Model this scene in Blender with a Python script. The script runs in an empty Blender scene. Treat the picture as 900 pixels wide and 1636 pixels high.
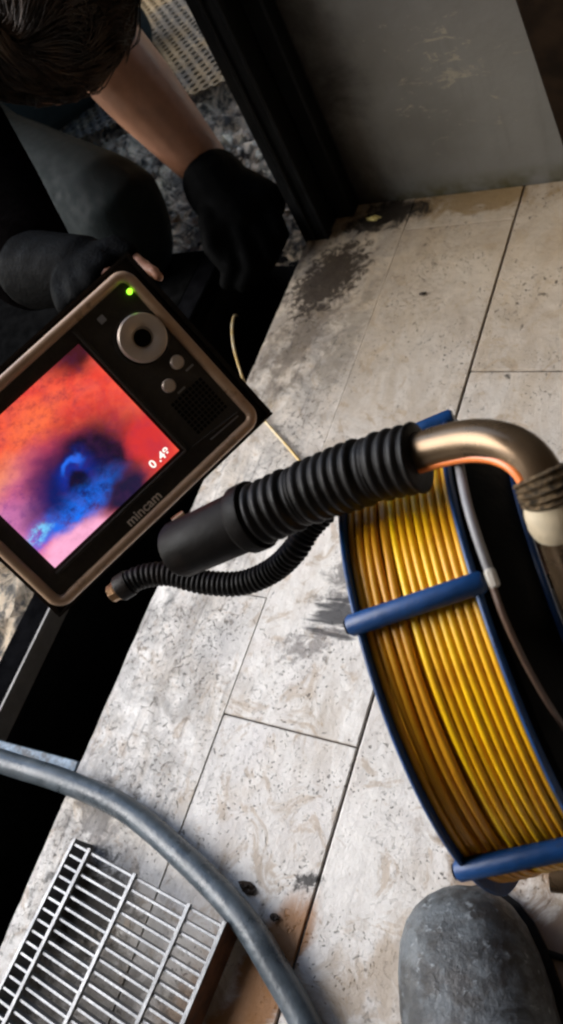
import bpy, bmesh, math, random
from mathutils import Vector, Matrix, Quaternion, noise as mnoise
random.seed(7)
S = bpy.context.scene
COL = S.collection
PI = math.pi

# ------------------------------------------------------------------ camera
# world: X across the floor planks, Y along them, Z up, origin on the lip of the drain pit
CR = ((0.85550341, 0.32580857, -0.40244588), (0.08317526, -0.85360271, -0.51424146), (-0.51107317, 0.40646178, -0.75735925))
RIGHT, DOWN, FWD = (Vector(r) for r in CR)
CAM = Vector((0.53112, -0.21996, 0.62))
FPX = 1309.25
cd = bpy.data.cameras.new('camera'); cam = bpy.data.objects.new('camera', cd); COL.objects.link(cam)
cd.sensor_fit = 'VERTICAL'; cd.sensor_height = 36.0; cd.lens = FPX / 1636 * 36
cd.clip_start = 0.02; cd.clip_end = 500
m = Matrix.Identity(4)
for i in range(3):
    m[i][0] = RIGHT[i]; m[i][1] = -DOWN[i]; m[i][2] = -FWD[i]; m[i][3] = CAM[i]
cam.matrix_world = m
cd.dof.use_dof = True; cd.dof.focus_distance = 0.58; cd.dof.aperture_fstop = 10.0
S.camera = cam

# ------------------------------------------------------------------ sky, sun, exposure
SUN_EL, SUN_AZ = 37.0, 196.0       # azimuth: direction the light comes from, counter-clockwise from +X
w = bpy.data.worlds.new('World'); S.world = w; w.use_nodes = True
nt = w.node_tree; nt.nodes.clear()
sky = nt.nodes.new('ShaderNodeTexSky'); sky.sky_type = 'NISHITA'; sky.sun_disc = False
sky.sun_elevation = math.radians(SUN_EL); sky.sun_rotation = math.radians(90 - SUN_AZ)
bg = nt.nodes.new('ShaderNodeBackground'); bg.inputs[1].default_value = 0.15
wo = nt.nodes.new('ShaderNodeOutputWorld')
nt.links.new(sky.outputs[0], bg.inputs[0]); nt.links.new(bg.outputs[0], wo.inputs[0])
sl = bpy.data.lights.new('sun', 'SUN'); sl.energy = 1.5; sl.angle = math.radians(52); sl.color = (1.0, 0.985, 0.965)
so = bpy.data.objects.new('sun', sl); COL.objects.link(so)
e, a = math.radians(SUN_EL), math.radians(SUN_AZ)
so.rotation_euler = Vector((math.cos(e) * math.cos(a), math.cos(e) * math.sin(a), math.sin(e))).to_track_quat('Z', 'Y').to_euler()
so.location = (-3, -1.5, 3)
S.view_settings.view_transform = 'Standard'; S.view_settings.look = 'None'
S.view_settings.gamma = 1; S.view_settings.use_curve_mapping = False
S.view_settings.exposure = 1.68
S.cycles.filter_width = 2.35; S.cycles.max_bounces = 8; S.cycles.use_denoising = True

# ------------------------------------------------------------------ helpers
def ray(px, py):
    return (RIGHT * (px - 450) + DOWN * (py - 818) + FWD * FPX).normalized()
def at(px, py, d):
    return CAM + ray(px, py) * d
def atz(px, py, z):
    r = ray(px, py); return CAM + r * ((z - CAM.z) / r.z)
def onplane(px, py, p0, n):
    r = ray(px, py); return CAM + r * ((p0 - CAM).dot(n) / r.dot(n))

class MB:
    def __init__(s): s.v = []; s.f = []
    def add(s, vs, fs):
        o = len(s.v); s.v += [Vector(x) for x in vs]; s.f += [[i + o for i in q] for q in fs]
    def box(s, c, ex, ey, ez, hx, hy, hz):
        c = Vector(c)
        vs = [c + ex * (hx * i) + ey * (hy * j) + ez * (hz * k) for k in (-1, 1) for j in (-1, 1) for i in (-1, 1)]
        s.add(vs, [(0, 2, 3, 1), (4, 5, 7, 6), (0, 1, 5, 4), (2, 6, 7, 3), (0, 4, 6, 2), (1, 3, 7, 5)])
    def abox(s, x0, x1, y0, y1, z0, z1):
        s.box(((x0 + x1) / 2, (y0 + y1) / 2, (z0 + z1) / 2), Vector((1, 0, 0)), Vector((0, 1, 0)), Vector((0, 0, 1)), (x1 - x0) / 2, (y1 - y0) / 2, (z1 - z0) / 2)
    def tube(s, path, r, n=12, closed=False, caps=True, sy=1.0, up=None):
        P = [Vector(p) for p in path]; N = len(P)
        rr = r if isinstance(r, (list, tuple)) else [r] * N
        T = []
        for i in range(N):
            A = P[(i - 1) % N] if (closed or i > 0) else P[i]
            B = P[(i + 1) % N] if (closed or i < N - 1) else P[i]
            t = B - A; T.append(t.normalized() if t.length > 1e-9 else (T[-1] if T else Vector((0, 0, 1))))
        u = up if up is not None else Vector((0, 0, 1))
        u = Vector(u)
        if abs(u.normalized().dot(T[0])) > .95: u = Vector((1, 0, 0))
        rings = []
        for i in range(N):
            u = (u - T[i] * u.dot(T[i])).normalized(); b = T[i].cross(u)
            rings.append([P[i] + (u * math.cos(2 * PI * k / n) + b * (sy * math.sin(2 * PI * k / n))) * rr[i] for k in range(n)])
        vs = [x for R_ in rings for x in R_]; fs = []
        for i in range(N if closed else N - 1):
            j = (i + 1) % N
            for k in range(n):
                fs.append((i * n + k, i * n + (k + 1) % n, j * n + (k + 1) % n, j * n + k))
        if caps and not closed:
            fs.append(list(range(n))[::-1]); fs.append([(N - 1) * n + k for k in range(n)])
        s.add(vs, fs)
    def lathe(s, c, ax, prof, n=48, ref=None):
        c = Vector(c); ax = Vector(ax).normalized()
        u = ref if ref is not None else (Vector((0, 0, 1)) if abs(ax.z) < .9 else Vector((1, 0, 0)))
        u = (u - ax * u.dot(ax)).normalized(); b = ax.cross(u); M = len(prof)
        vs = []
        for (r, h) in prof:
            for k in range(n):
                t = 2 * PI * k / n; vs.append(c + ax * h + (u * math.cos(t) + b * math.sin(t)) * r)
        fs = []
        for i in range(M - 1):
            for k in range(n):
                fs.append((i * n + k, i * n + (k + 1) % n, (i + 1) * n + (k + 1) % n, (i + 1) * n + k))
        if prof[0][0] > 1e-6 and prof[0] != prof[-1]: fs.append(list(range(n))[::-1])
        if prof[-1][0] > 1e-6 and prof[0] != prof[-1]: fs.append([(M - 1) * n + k for k in range(n)])
        s.add(vs, fs)
    def mesh(s, name, smooth=True, bevel=0, angle=40):
        me = bpy.data.meshes.new(name); me.from_pydata(s.v, [], s.f); me.update()
        bm = bmesh.new(); bm.from_mesh(me)
        if bevel:
            bmesh.ops.bevel(bm, geom=bm.edges[:], offset=bevel, segments=1 if bevel < .002 else 2, affect='EDGES', profile=.6)
        bmesh.ops.recalc_face_normals(bm, faces=bm.faces[:])
        bm.to_mesh(me); bm.free()
        if smooth:
            me.shade_smooth()
            try: me.set_sharp_from_angle(angle=math.radians(angle))
            except Exception: pass
        return me
    def build(s, name, mt, parent=None, smooth=True, bevel=0, angle=40):
        return link(name, s.mesh(name, smooth, bevel, angle), mt, parent)

def link(name, me, mt, parent=None):
    o = bpy.data.objects.new(name, me); COL.objects.link(o)
    if mt is not None and not me.materials: me.materials.append(mt)
    if parent is not None: o.parent = parent; o.matrix_parent_inverse = parent.matrix_world.inverted()
    return o
def empty(name, loc):
    o = bpy.data.objects.new(name, None); COL.objects.link(o); o.location = loc; o.empty_display_size = .05
    o.matrix_world = Matrix.Translation(Vector(loc)); return o
def tag(o, label=None, cat=None, group=None, kind=None):
    if label: o['label'] = label
    if cat: o['category'] = cat
    if group: o['group'] = group
    if kind: o['kind'] = kind
    return o
def smooth_path(pts, n=8, closed=False):
    P = [Vector(p) for p in pts]; out = []; N = len(P)
    for i in range(N - 1 if not closed else N):
        p0 = P[i - 1] if (i > 0 or closed) else P[0] * 2 - P[1]
        p1 = P[i]; p2 = P[(i + 1) % N]
        p3 = P[(i + 2) % N] if (i + 2 < N or closed) else P[-1] * 2 - P[-2]
        for k in range(n):
            t = k / n
            out.append(.5 * ((2 * p1) + (p2 - p0) * t + (2 * p0 - 5 * p1 + 4 * p2 - p3) * t * t + (3 * p1 - p0 - 3 * p2 + p3) * t ** 3))
    if not closed: out.append(P[-1])
    return out
def resample(P, step):
    out = [P[0].copy()]; acc = 0
    for i in range(len(P) - 1):
        a_, b_ = P[i], P[i + 1]; L = (b_ - a_).length; t = step - acc
        while t <= L:
            out.append(a_.lerp(b_, t / L)); t += step
        acc = L - (t - step)
    return out

# ------------------------------------------------------------------ materials
class NT:
    def __init__(s, name):
        s.m = bpy.data.materials.new(name); s.m.use_nodes = True; s.t = s.m.node_tree; s.n = s.t.nodes
        s.b = s.n['Principled BSDF']; s.pos = None
    def new(s, t, **k):
        x = s.n.new(t)
        for a_, b_ in k.items(): setattr(x, a_, b_)
        return x
    def L(s, a_, b_): s.t.links.new(a_, b_)
    def setin(s, sock, v):
        if hasattr(v, 'is_linked'): s.L(v, sock)
        else: sock.default_value = v
    def P(s):
        if s.pos is None: s.pos = s.new('ShaderNodeNewGeometry').outputs['Position']
        return s.pos
    def obj(s): return s.new('ShaderNodeTexCoord').outputs['Object']
    def math(s, op, a_, b_=0.0, c_=0.0, clamp=False):
        x = s.new('ShaderNodeMath', operation=op, use_clamp=clamp)
        s.setin(x.inputs[0], a_); s.setin(x.inputs[1], b_); s.setin(x.inputs[2], c_); return x.outputs[0]
    def map(s, v, loc=(0, 0, 0), rot=(0, 0, 0), sc=(1, 1, 1), kind='POINT'):
        x = s.new('ShaderNodeMapping', vector_type=kind); s.L(v, x.inputs[0])
        x.inputs[1].default_value = loc; x.inputs[2].default_value = rot; x.inputs[3].default_value = sc; return x.outputs[0]
    def noise(s, v, scale, detail=6, rough=.6, dist=0.0):
        x = s.new('ShaderNodeTexNoise'); s.L(v, x.inputs['Vector']); x.inputs['Scale'].default_value = scale
        x.inputs['Detail'].default_value = detail; x.inputs['Roughness'].default_value = rough; x.inputs['Distortion'].default_value = dist
        return x.outputs['Fac']
    def noisec(s, v, scale, detail=3):
        x = s.new('ShaderNodeTexNoise'); s.L(v, x.inputs['Vector']); x.inputs['Scale'].default_value = scale; x.inputs['Detail'].default_value = detail
        return x.outputs['Color']
    def ramp(s, f, a_, b_, va=0.0, vb=1.0):
        x = s.new('ShaderNodeMapRange', interpolation_type='SMOOTHSTEP'); s.setin(x.inputs[0], f)
        x.inputs[1].default_value = a_; x.inputs[2].default_value = b_; x.inputs[3].default_value = va; x.inputs[4].default_value = vb
        return x.outputs[0]
    def mix(s, f, a_, b_, mode='MIX'):
        x = s.new('ShaderNodeMix', data_type='RGBA', blend_type=mode); s.setin(x.inputs[0], f)
        for k, v in ((6, a_), (7, b_)):
            if hasattr(v, 'is_linked'): s.L(v, x.inputs[k])
            else: x.inputs[k].default_value = (*v, 1)
        return x.outputs[2]
    def bump(s, h, dist=.001, st=1.0):
        x = s.new('ShaderNodeBump'); s.L(h, x.inputs['Height']); x.inputs['Distance'].default_value = dist; x.inputs['Strength'].default_value = st
        s.L(x.outputs[0], s.b.inputs['Normal']); return x
    def done(s, col=None, rough=None, metal=None, spec=None, coat=None):
        for k, v in (('Base Color', col), ('Roughness', rough), ('Metallic', metal), ('Specular IOR Level', spec), ('Coat Weight', coat)):
            if v is None: continue
            if isinstance(v, tuple): v = (*v, 1) if len(v) == 3 else v
            s.setin(s.b.inputs[k], v)
        return s.m

def simple(name, col, rough=.5, metal=0.0, var=.25, scale=60, dirt=None, bump=.0004, spec=.5, dscale=25, dlo=.5, dhi=.7):
    t = NT(name); p = t.P()
    n = t.noise(p, scale, 5, .6)
    c = t.mix(t.ramp(n, .3, .75), tuple(x * (1 - var) for x in col), tuple(min(1, x * (1 + var)) for x in col))
    if dirt:
        d = t.ramp(t.noise(p, dscale, 6, .65, .3), dlo, dhi); c = t.mix(d, c, dirt)
    r = t.ramp(t.noise(p, scale * .5, 4), .3, .7, max(0, rough - .1), min(1, rough + .12))
    if bump: t.bump(t.noise(p, scale * 3, 5), bump)
    return t.done(c, r, metal, spec)

MAT = {}
def floor_material():
    t = NT('stained_stone_tile'); p = t.P()
    oi = t.new('ShaderNodeObjectInfo').outputs['Random']
    sh = t.new('ShaderNodeVectorMath', operation='ADD'); t.L(p, sh.inputs[0])
    cx = t.new('ShaderNodeCombineXYZ'); t.L(t.math('MULTIPLY', oi, 7.0), cx.inputs[2]); t.L(cx.outputs[0], sh.inputs[1])
    q = sh.outputs[0]
    sep = t.new('ShaderNodeSeparateXYZ'); t.L(p, sep.inputs[0]); X, Y = sep.outputs[0], sep.outputs[1]
    base = t.mix(t.ramp(t.noise(q, 9, 5, .6, .5), .35, .68), (.56, .50, .43), (.70, .665, .63))
    base = t.mix(t.ramp(t.noise(t.map(q, sc=(1, .3, 1)), 30, 6, .7, 1.0), .38, .62), base, (.765, .73, .68))
    # warm veining, darker beige towards the far end
    base = t.mix(t.math('MULTIPLY', t.ramp(t.noise(q, 22, 8, .7, 2.0), .53, .63), .55), base, (.38, .27, .165))
    base = t.mix(t.math('MULTIPLY', t.ramp(Y, .02, .50), .85), base, t.mix(t.ramp(t.noise(q, 11, 6, .65, .8), .35, .7), (.43, .31, .18), (.56, .44, .30)))
    # grey ground-in dirt, denser on the rough strip beside the pit
    edge = t.ramp(X, .165, .075)
    g = t.math('MULTIPLY', t.ramp(t.noise(p, 26, 8, .72, .6), .36, .62), t.math('ADD', t.math('MULTIPLY', edge, .42), .15))
    base = t.mix(g, base, (.17, .16, .15))
    st = t.noise(t.map(p, rot=(0, 0, .12), sc=(1, .09, 1)), 190, 4, .6)
    base = t.mix(t.math('MULTIPLY', t.ramp(st, .56, .68), t.math('ADD', t.math('MULTIPLY', edge, .40), .07)), base, (.15, .14, .135))
    # specks and pits
    dist = t.new('ShaderNodeVectorMath', operation='ADD'); t.L(p, dist.inputs[0])
    sc = t.new('ShaderNodeVectorMath', operation='SCALE'); t.L(t.noisec(p, 140), sc.inputs[0]); sc.inputs[3].default_value = .012; t.L(sc.outputs[0], dist.inputs[1])
    specks = None
    for scale, hi, keep in ((150, .25, .77), (330, .31, .68)):
        v = t.new('ShaderNodeTexVoronoi'); t.L(dist.outputs[0], v.inputs['Vector']); v.inputs['Scale'].default_value = scale
        cs = t.new('ShaderNodeSeparateColor'); t.L(v.outputs['Color'], cs.inputs[0])
        k = t.math('MULTIPLY', t.ramp(v.outputs['Distance'], hi, hi * .55), t.math('GREATER_THAN', cs.outputs[0], keep))
        k = t.math('MULTIPLY', k, t.ramp(t.noise(p, 14, 3), .40, .62))
        specks = k if specks is None else t.math('MAXIMUM', specks, k)
    blot = t.math('MULTIPLY', t.ramp(t.noise(p, 62, 8, .74, .9), .615, .68), t.math('MAXIMUM', t.ramp(t.noise(p, 11, 3), .44, .60), t.math('MULTIPLY', edge, .8)))
    grit = t.math('MULTIPLY', t.ramp(t.noise(p, 200, 6, .78), .555, .64), t.math('ADD', t.math('MULTIPLY', t.math('MULTIPLY', edge, t.ramp(t.noise(p, 16, 5, .65), .38, .60)), .75), t.math('MULTIPLY', t.ramp(t.noise(p, 8, 3), .50, .66), .38)))
    specks = t.math('MAXIMUM', t.math('MULTIPLY', specks, .8), t.math('MAXIMUM', blot, t.math('MULTIPLY', grit, .8)))
    base = t.mix(t.math('MULTIPLY', specks, .88), base, (.045, .038, .032))
    # stains that have a place of their own: (centre x, y, half length, half width, rotation, colour, strength, noise scale, threshold)
    stains = [(.05, .34, .15, .06, 1.3, (.12, .09, .062), .7, 45, .2), (.205, .545, .12, .03, 0, (.27, .165, .06), .8, 30, .05),
              (.238, -.292, .075, .022, 1.30, (.30, .12, .02), .9, 16, -.25), (.20, -.32, .06, .03, 1.2, (.28, .15, .06), .6, 26, .0),
              (.203, .048, .045, .030, .9, (.11, .10, .095), .8, 60, .28), (.215, .018, .045, .026, .62, (.055, .053, .055), .95, -150, .05),
              (.19, -.02, .055, .03, .5, (.14, .12, .11), .7, 75, .30), (.05, -.21, .05, .06, .3, (.10, .09, .085), .7, 60, .25),
              (.40, -.13, .07, .05, .5, (.22, .13, .06), .8, 26, .0), (.44, -.21, .06, .06, .2, (.17, .09, .045), .75, 26, -.1),
              (.33, -.24, .09, .04, .8, (.38, .28, .18), .6, 30, .1), (.07, -.275, .06, .05, .3, (.035, .03, .026), .85, 70, .0), (.12, -.33, .09, .05, .3, (.09, .075, .06), .6, 60, .1), (.03, .05, .1, .03, 1.5, (.13, .125, .12), .65, 65, .25),
              (.255, -.20, .018, .009, .4, (.03, .027, .025), .95, 150, .1), (.11, .33, .12, .03, 1.4, (.20, .165, .12), .5, 50, .2),
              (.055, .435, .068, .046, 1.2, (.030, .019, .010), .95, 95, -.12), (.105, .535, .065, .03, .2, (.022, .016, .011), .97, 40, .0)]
    n1 = {}
    for (sx, sy, a_, b_, rot, c, s_, ns, th) in stains:
        mp = t.map(p, loc=(sx, sy, 0), rot=(0, 0, rot), sc=(a_, b_, 1), kind='TEXTURE')
        ss = t.new('ShaderNodeSeparateXYZ'); t.L(mp, ss.inputs[0])
        d = t.math('SQRT', t.math('ADD', t.math('MULTIPLY', ss.outputs[0], ss.outputs[0]), t.math('MULTIPLY', ss.outputs[1], ss.outputs[1])))
        if ns not in n1: n1[ns] = t.noise(p, ns, 7, .7, .6) if ns > 0 else t.noise(t.map(p, rot=(0, 0, -rot), sc=(.16, 1, 1)), -ns, 4, .6, .3)
        f = t.math('SUBTRACT', t.math('MULTIPLY', t.math('SUBTRACT', 1.0, d), .9), t.math('MULTIPLY', t.math('SUBTRACT', .5, n1[ns]), 2.6))
        f = t.math('MULTIPLY', t.ramp(f, th, th + .5), t.ramp(d, 1.5, .9))
        base = t.mix(t.math('MULTIPLY', f, s_), base, c)
    h = t.math('SUBTRACT', t.noise(p, 60, 8, .7), t.math('MULTIPLY', specks, .8))
    t.bump(h, .0022, .8)
    r = t.ramp(t.noise(p, 18, 5), .3, .7, .42, .75)
    return t.done(base, r, 0.0, .25)
MAT['tile'] = floor_material()
MAT['grout'] = simple('dark_grout', (.085, .072, .06), .9, var=.4)
MAT['pit'] = simple('soot_black_pit', (.006, .006, .0065), .9, var=.4, spec=.1)
MAT['blacksteel'] = simple('black_painted_steel', (.004, .004, .004), .5, var=.4, dirt=(.014, .013, .012), dlo=.62, dhi=.8, spec=.12)

def rubble_material():
    t = NT('dirty_rubble'); p = t.P()
    c = t.mix(t.ramp(t.noise(p, 34, 8, .75, 1.0), .42, .58), (.04, .03, .02), (.80, .63, .43))
    c = t.mix(t.math('MULTIPLY', t.ramp(t.noise(p, 12, 4), .5, .72), .6), c, (.16, .13, .10))
    t.bump(t.noise(p, 90, 7, .75), .012, 1.0)
    return t.done(c, .42, 0.0, .5)
MAT['rubble'] = rubble_material()

def panel_material():
    t = NT('scuffed_grey_panel'); p = t.P()
    c = t.mix(t.ramp(t.noise(p, 5, 5, .6), .3, .7), (.135, .126, .108), (.195, .186, .165))
    c = t.mix(t.math('MULTIPLY', t.ramp(t.noise(t.map(p, sc=(1, 1, .12)), 70, 5, .6), .5, .8), .35), c, (.11, .10, .085))
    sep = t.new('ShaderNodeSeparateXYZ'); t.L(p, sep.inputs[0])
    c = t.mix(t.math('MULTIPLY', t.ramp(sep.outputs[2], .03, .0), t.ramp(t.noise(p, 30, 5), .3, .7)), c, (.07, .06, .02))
    # cluster of chips where something knocked the paint, round one spot
    mp = t.map(p, loc=(.205, .56, .155), sc=(.085, 1, .085), kind='TEXTURE')
    d = t.new('ShaderNodeVectorMath', operation='LENGTH'); t.L(mp, d.inputs[0])
    n = t.noise(t.map(p, rot=(0, .5, 0), sc=(.5, 1, 1.3)), 60, 6, .75, .8)
    f = t.ramp(t.math('SUBTRACT', n, t.math('MULTIPLY', d.outputs['Value'], .12)), .50, .58)
    c = t.mix(t.math('MULTIPLY', f, .7), c, (.34, .30, .22))
    shade_x = t.math('ADD', sep.outputs[0], t.math('MULTIPLY', t.math('SUBTRACT', t.noise(p, 9, 6, .65, .6), .5), .10))  # soft shadow beside the post, painted into the panel colour with a noisy edge
    shade_x = t.math('ADD', shade_x, t.math('MULTIPLY', t.math('SUBTRACT', t.noise(p, 70, 5, .7), .5), .03))
    c = t.mix(t.ramp(shade_x, .135, .055, 0, .96), c, (.012, .009, .006))
    t.bump(t.noise(p, 90, 5), .0006)
    return t.done(c, t.ramp(t.noise(p, 20, 4), .3, .7, .45, .6), 0.0, .35)
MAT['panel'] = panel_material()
MAT['brownwood'] = simple('dark_brown_board', (.014, .008, .004), .7, var=.5, scale=40, spec=.08)
MAT['wall'] = simple('warm_added_wall', (.16, .12, .08), .85, var=.15, scale=12)
MAT['blue'] = simple('blue_coated_steel', (.002, .043, .16), .42, var=.25, dirt=(.015, .02, .03), dlo=.58, dhi=.75, dscale=60)
def cable_material(worn=False):
    t = NT('worn_yellow_cable' if worn else 'yellow_push_cable'); p = t.P()
    oi = t.new('ShaderNodeObjectInfo').outputs['Random']
    c = t.mix(oi, (.80, .40, .003), (.95, .58, .004)) if not worn else t.mix(oi, (.56, .25, .008), (.78, .40, .008))
    c = t.mix(t.math('MULTIPLY', t.ramp(t.noise(p, 45, 5, .6), .48, .72), .5), c, (.60, .22, .004))
    c = t.mix(t.math('MULTIPLY', t.ramp(t.noise(t.map(p, sc=(1, 1, 1)), 14, 3), .5, .7), .35), c, (.50, .18, .01))
    return t.done(c, .38, 0.0, .45)
MAT['cable'] = cable_material(); MAT['cableworn'] = cable_material(True)
MAT['rubber'] = simple('black_rubber', (.007, .006, .0055), .5, var=.3, dirt=(.028, .02, .015), dlo=.5, dhi=.8, spec=.2)
MAT['plastic'] = simple('black_moulded_plastic', (.014, .011, .009), .45, var=.2, scale=150, spec=.12)
MAT['flange'] = simple('black_reel_flange', (.003, .003, .003), .55, var=.3, spec=.06)
MAT['face'] = simple('charcoal_faceplate', (.040, .034, .028), .5, var=.15, scale=200, spec=.2)
MAT['bezel'] = simple('bronze_bezel', (.46, .30, .19), .36, 0.2, var=.08, scale=90, dirt=(.38, .24, .16), bump=.0001)
MAT['button'] = simple('worn_silver_button', (.52, .43, .36), .38, .45, var=.1, bump=.0001)
MAT['steel'] = simple('tarnished_steel_tube', (.15, .10, .058), .26, .7, var=.15, scale=40, bump=0)
MAT['galv'] = simple('galvanised_steel', (.27, .275, .28), .45, .5, var=.2, scale=90, dirt=(.12, .11, .10), dlo=.55, dhi=.8)
MAT['rust'] = simple('rusted_steel', (.15, .062, .028), .8, 0.1, var=.4, scale=90, dirt=(.045, .025, .018))
MAT['hose'] = simple('grey_rubber_hose', (.062, .078, .09), .32, var=.25, scale=70, spec=.6, dirt=(.13, .15, .165), dscale=40, dlo=.5, dhi=.75)
MAT['bar'] = simple('wet_galvanised_bar', (.17, .225, .28), .35, .2, var=.45, scale=120, dirt=(.07, .075, .08), dscale=70, dlo=.5, dhi=.62, bump=.001)
MAT['brass'] = simple('brass_connector', (.50, .30, .16), .32, .8, var=.3, dirt=(.14, .08, .05))
MAT['cream'] = simple('cream_fitting', (.62, .52, .36), .4, var=.15)
MAT['greycord'] = simple('grey_cord', (.22, .215, .22), .5, var=.15)
MAT['browncord'] = simple('brown_cord', (.10, .055, .035), .6, var=.2)
MAT['white'] = simple('soiled_white_clip', (.6, .55, .47), .5, var=.15)
MAT['knob'] = simple('red_brown_knob', (.10, .035, .02), .5, var=.3)
MAT['hubgrey'] = simple('grey_hub_plate', (.20, .185, .17), .5, .2, var=.15)
MAT['orange'] = simple('orange_reflection', (.85, .22, .05), .3, var=.1, bump=0)
MAT['skin'] = simple('sunned_skin', (.34, .155, .085), .5, var=.15, scale=40)
MAT['trousers'] = simple('dark_teal_trousers', (.006, .009, .009), .85, var=.2, scale=140, bump=.001, spec=.15)
MAT['jacket'] = simple('black_work_jacket', (.0022, .0018, .0018), .9, var=.3, scale=80, bump=.001, spec=.0)
MAT['glove'] = simple('black_work_glove', (.002, .002, .002), .7, var=.3, scale=120, dirt=(.0055, .0052, .005), dlo=.58, dhi=.75, bump=.001, spec=.02)
MAT['hair'] = simple('brown_hair', (.040, .022, .011), .45, var=.75, scale=25, bump=0, spec=.35)
MAT['debris'] = simple('dried_yellow_scrap', (.45, .36, .12), .8, var=.3)
MAT['darkdebris'] = simple('dark_scrap', (.05, .035, .025), .9, var=.4)
def shoe_material():
    t = NT('scuffed_grey_leather'); p = t.P()
    c = t.mix(t.ramp(t.noise(p, 45, 7, .68, .4), .40, .60), (.014, .015, .016), (.078, .088, .096))
    c = t.mix(t.ramp(t.noise(p, 28, 5, .65), .52, .64), c, (.016, .013, .011)); c = t.mix(t.ramp(t.noise(p, 85, 6, .7), .57, .70), c, (.010, .010, .011))
    c = t.mix(t.math('MULTIPLY', t.ramp(t.noise(p, 150, 4, .65), .60, .70), .6), c, (.28, .31, .33))
    t.bump(t.noise(p, 150, 6, .7), .0018, .9)
    return t.done(c, t.ramp(t.noise(p, 60, 4), .35, .65, .34, .65), 0.0, .6)
MAT['shoe'] = shoe_material()
def emit(name, col, st):
    t = NT(name); t.b.inputs['Emission Color'].default_value = (*col, 1); t.b.inputs['Emission Strength'].default_value = st
    return t.done((.02, .02, .02), .4)
MAT['led'] = emit('green_led', (.30, .9, .03), .8)
MAT['osd'] = emit('white_screen_digits', (1, .97, .88), .38)

# ------------------------------------------------------------------ setting: ground, floor, pit, walls
g = MB(); g.abox(-150, 150, -150, 150, -.62, -.6)
tag(g.build('ground', MAT['rubble'], smooth=False), kind='structure')

PITW, PY0, PY1, FX1, FY0, FY1 = -.128, -.75, .545, 1.60, -1.35, .560
fl = MB(); fl.abox(0.004, FX1, FY0, FY1 + .05, -.12, -.0025)
floor = tag(fl.build('floor', MAT['grout'], smooth=False), kind='structure')
TW = .1315; joints = {0: .02, 1: -.094, 2: .292, 3: .10, 4: -.2, 5: .33}
row = 0; x0 = 0.0
while x0 < FX1 - .01:
    x1 = min(x0 + TW, FX1); j = joints.get(row, (row * .23) % .6)
    ys = sorted([j + .6 * k for k in range(-4, 4) if FY0 < j + .6 * k < FY1 - .012]); ys = [FY0] + ys + [FY1]
    for ya, yb in zip(ys[:-1], ys[1:]):
        b = MB(); dz = random.uniform(-.0006, .0006); gp = .0011
        xa = x0 + (0 if row == 0 else .0003 if row == 1 else gp); xb = x1 - (.0002 if row == 0 else gp)
        if row == 0:                                   # the lip of the pit is chipped and uneven
            n = max(2, int((yb - ya) / .007)); vs = []; fs = []
            for k in range(n + 1):
                y = ya + gp * .7 + (yb - ya - gp * 1.4) * k / n
                j1 = .0016 * mnoise.noise(Vector((y * 60, 1, 0))) + .0022 * max(0, mnoise.noise(Vector((y * 18, 5, 0))) - .15)
                vs += [(xa + .0008 + max(0, j1) * .4, y, -.012), (xa + .0006 + max(0, j1), y, dz - .0026), (xa + .0026 + max(0, j1) * 1.7, y, dz), (xb, y, dz), (xb, y, -.012)]
            for k in range(n): fs += [(k * 5 + q, k * 5 + q + 1, k * 5 + q + 6, k * 5 + q + 5) for q in range(4)]
            fs += [(0, 1, 2, 3, 4), tuple(n * 5 + q for q in (4, 3, 2, 1, 0))]
            b.add(vs, fs); b.build('floor_tile', MAT['tile'], floor, smooth=False)
            continue
        b.abox(xa, xb, ya + gp * .7, yb - gp * .7, -.012, dz)
        b.build('floor_tile', MAT['tile'], floor, smooth=False, bevel=.0012 if row > 1 else .0007)
    x0 = x1; row += 1

pit = MB()
pit.abox(PITW - .02, .03, PY0, PY1, -.62, -.55)
pit.abox(.0035, .0365, PY0, PY1, -.55, -.0125)
pit.abox(PITW - .03, PITW, PY0, PY1, -.55, -.03)
pit.abox(PITW, .0035, PY1 - .03, PY1, -.55, -.05)
pit.abox(PITW, .0035, PY0, PY0 + .03, -.55, -.01)
tag(pit.build('drain_pit', MAT['pit'], smooth=False), kind='structure')
rim = MB(); rim.abox(PITW - .034, PITW - .002, PY0, PY1 - .05, -.035, -.004)
rimo = rim.build('pit_rim_strip', simple('matt_black_rim', (.004, .004, .0045), .95, var=.4, spec=0.0), smooth=False, bevel=.0015)
rim = MB(); rim.abox(PITW - .0019, PITW + .0006, PY0, .06, -.03, -.0042); rim.build('lit_edge', MAT['hubgrey'], rimo, smooth=False)  # pale strip standing in for the lit line along the far lip
tag(rimo, 'black steel angle strip along the far lip of the drain pit', 'steel strip')

# rubble ground beyond the pit
def rub_h(x, y):
    p = Vector((x, y, 0))
    return -.055 + .026 * mnoise.fractal(p * 14, 1.0, 2.0, 5) + .012 * abs(mnoise.noise(p * 55)) + .006 * mnoise.noise(p * 120)
rg = MB()
def patch(xa, xb, ya, yb, st):
    nx = int((xb - xa) / st) + 1; ny = int((yb - ya) / st) + 1
    vs = [(xa + (xb - xa) * i / nx, ya + (yb - ya) * k / ny, rub_h(xa + (xb - xa) * i / nx, ya + (yb - ya) * k / ny)) for k in range(ny + 1) for i in range(nx + 1)]
    rg.add(vs, [(k * (nx + 1) + i, k * (nx + 1) + i + 1, (k + 1) * (nx + 1) + i + 1, (k + 1) * (nx + 1) + i) for k in range(ny) for i in range(nx)])
patch(-.80, -.03, .515, 1.45, .0055)
patch(-1.9, -.80, -.9, 2.4, .03); patch(-.80, -.162, -.9, .515, .012); patch(-.80, -.03, 1.45, 2.4, .02)
tag(rg.build('terrain', MAT['rubble'], smooth=False), kind='structure')
rs = MB()
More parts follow.
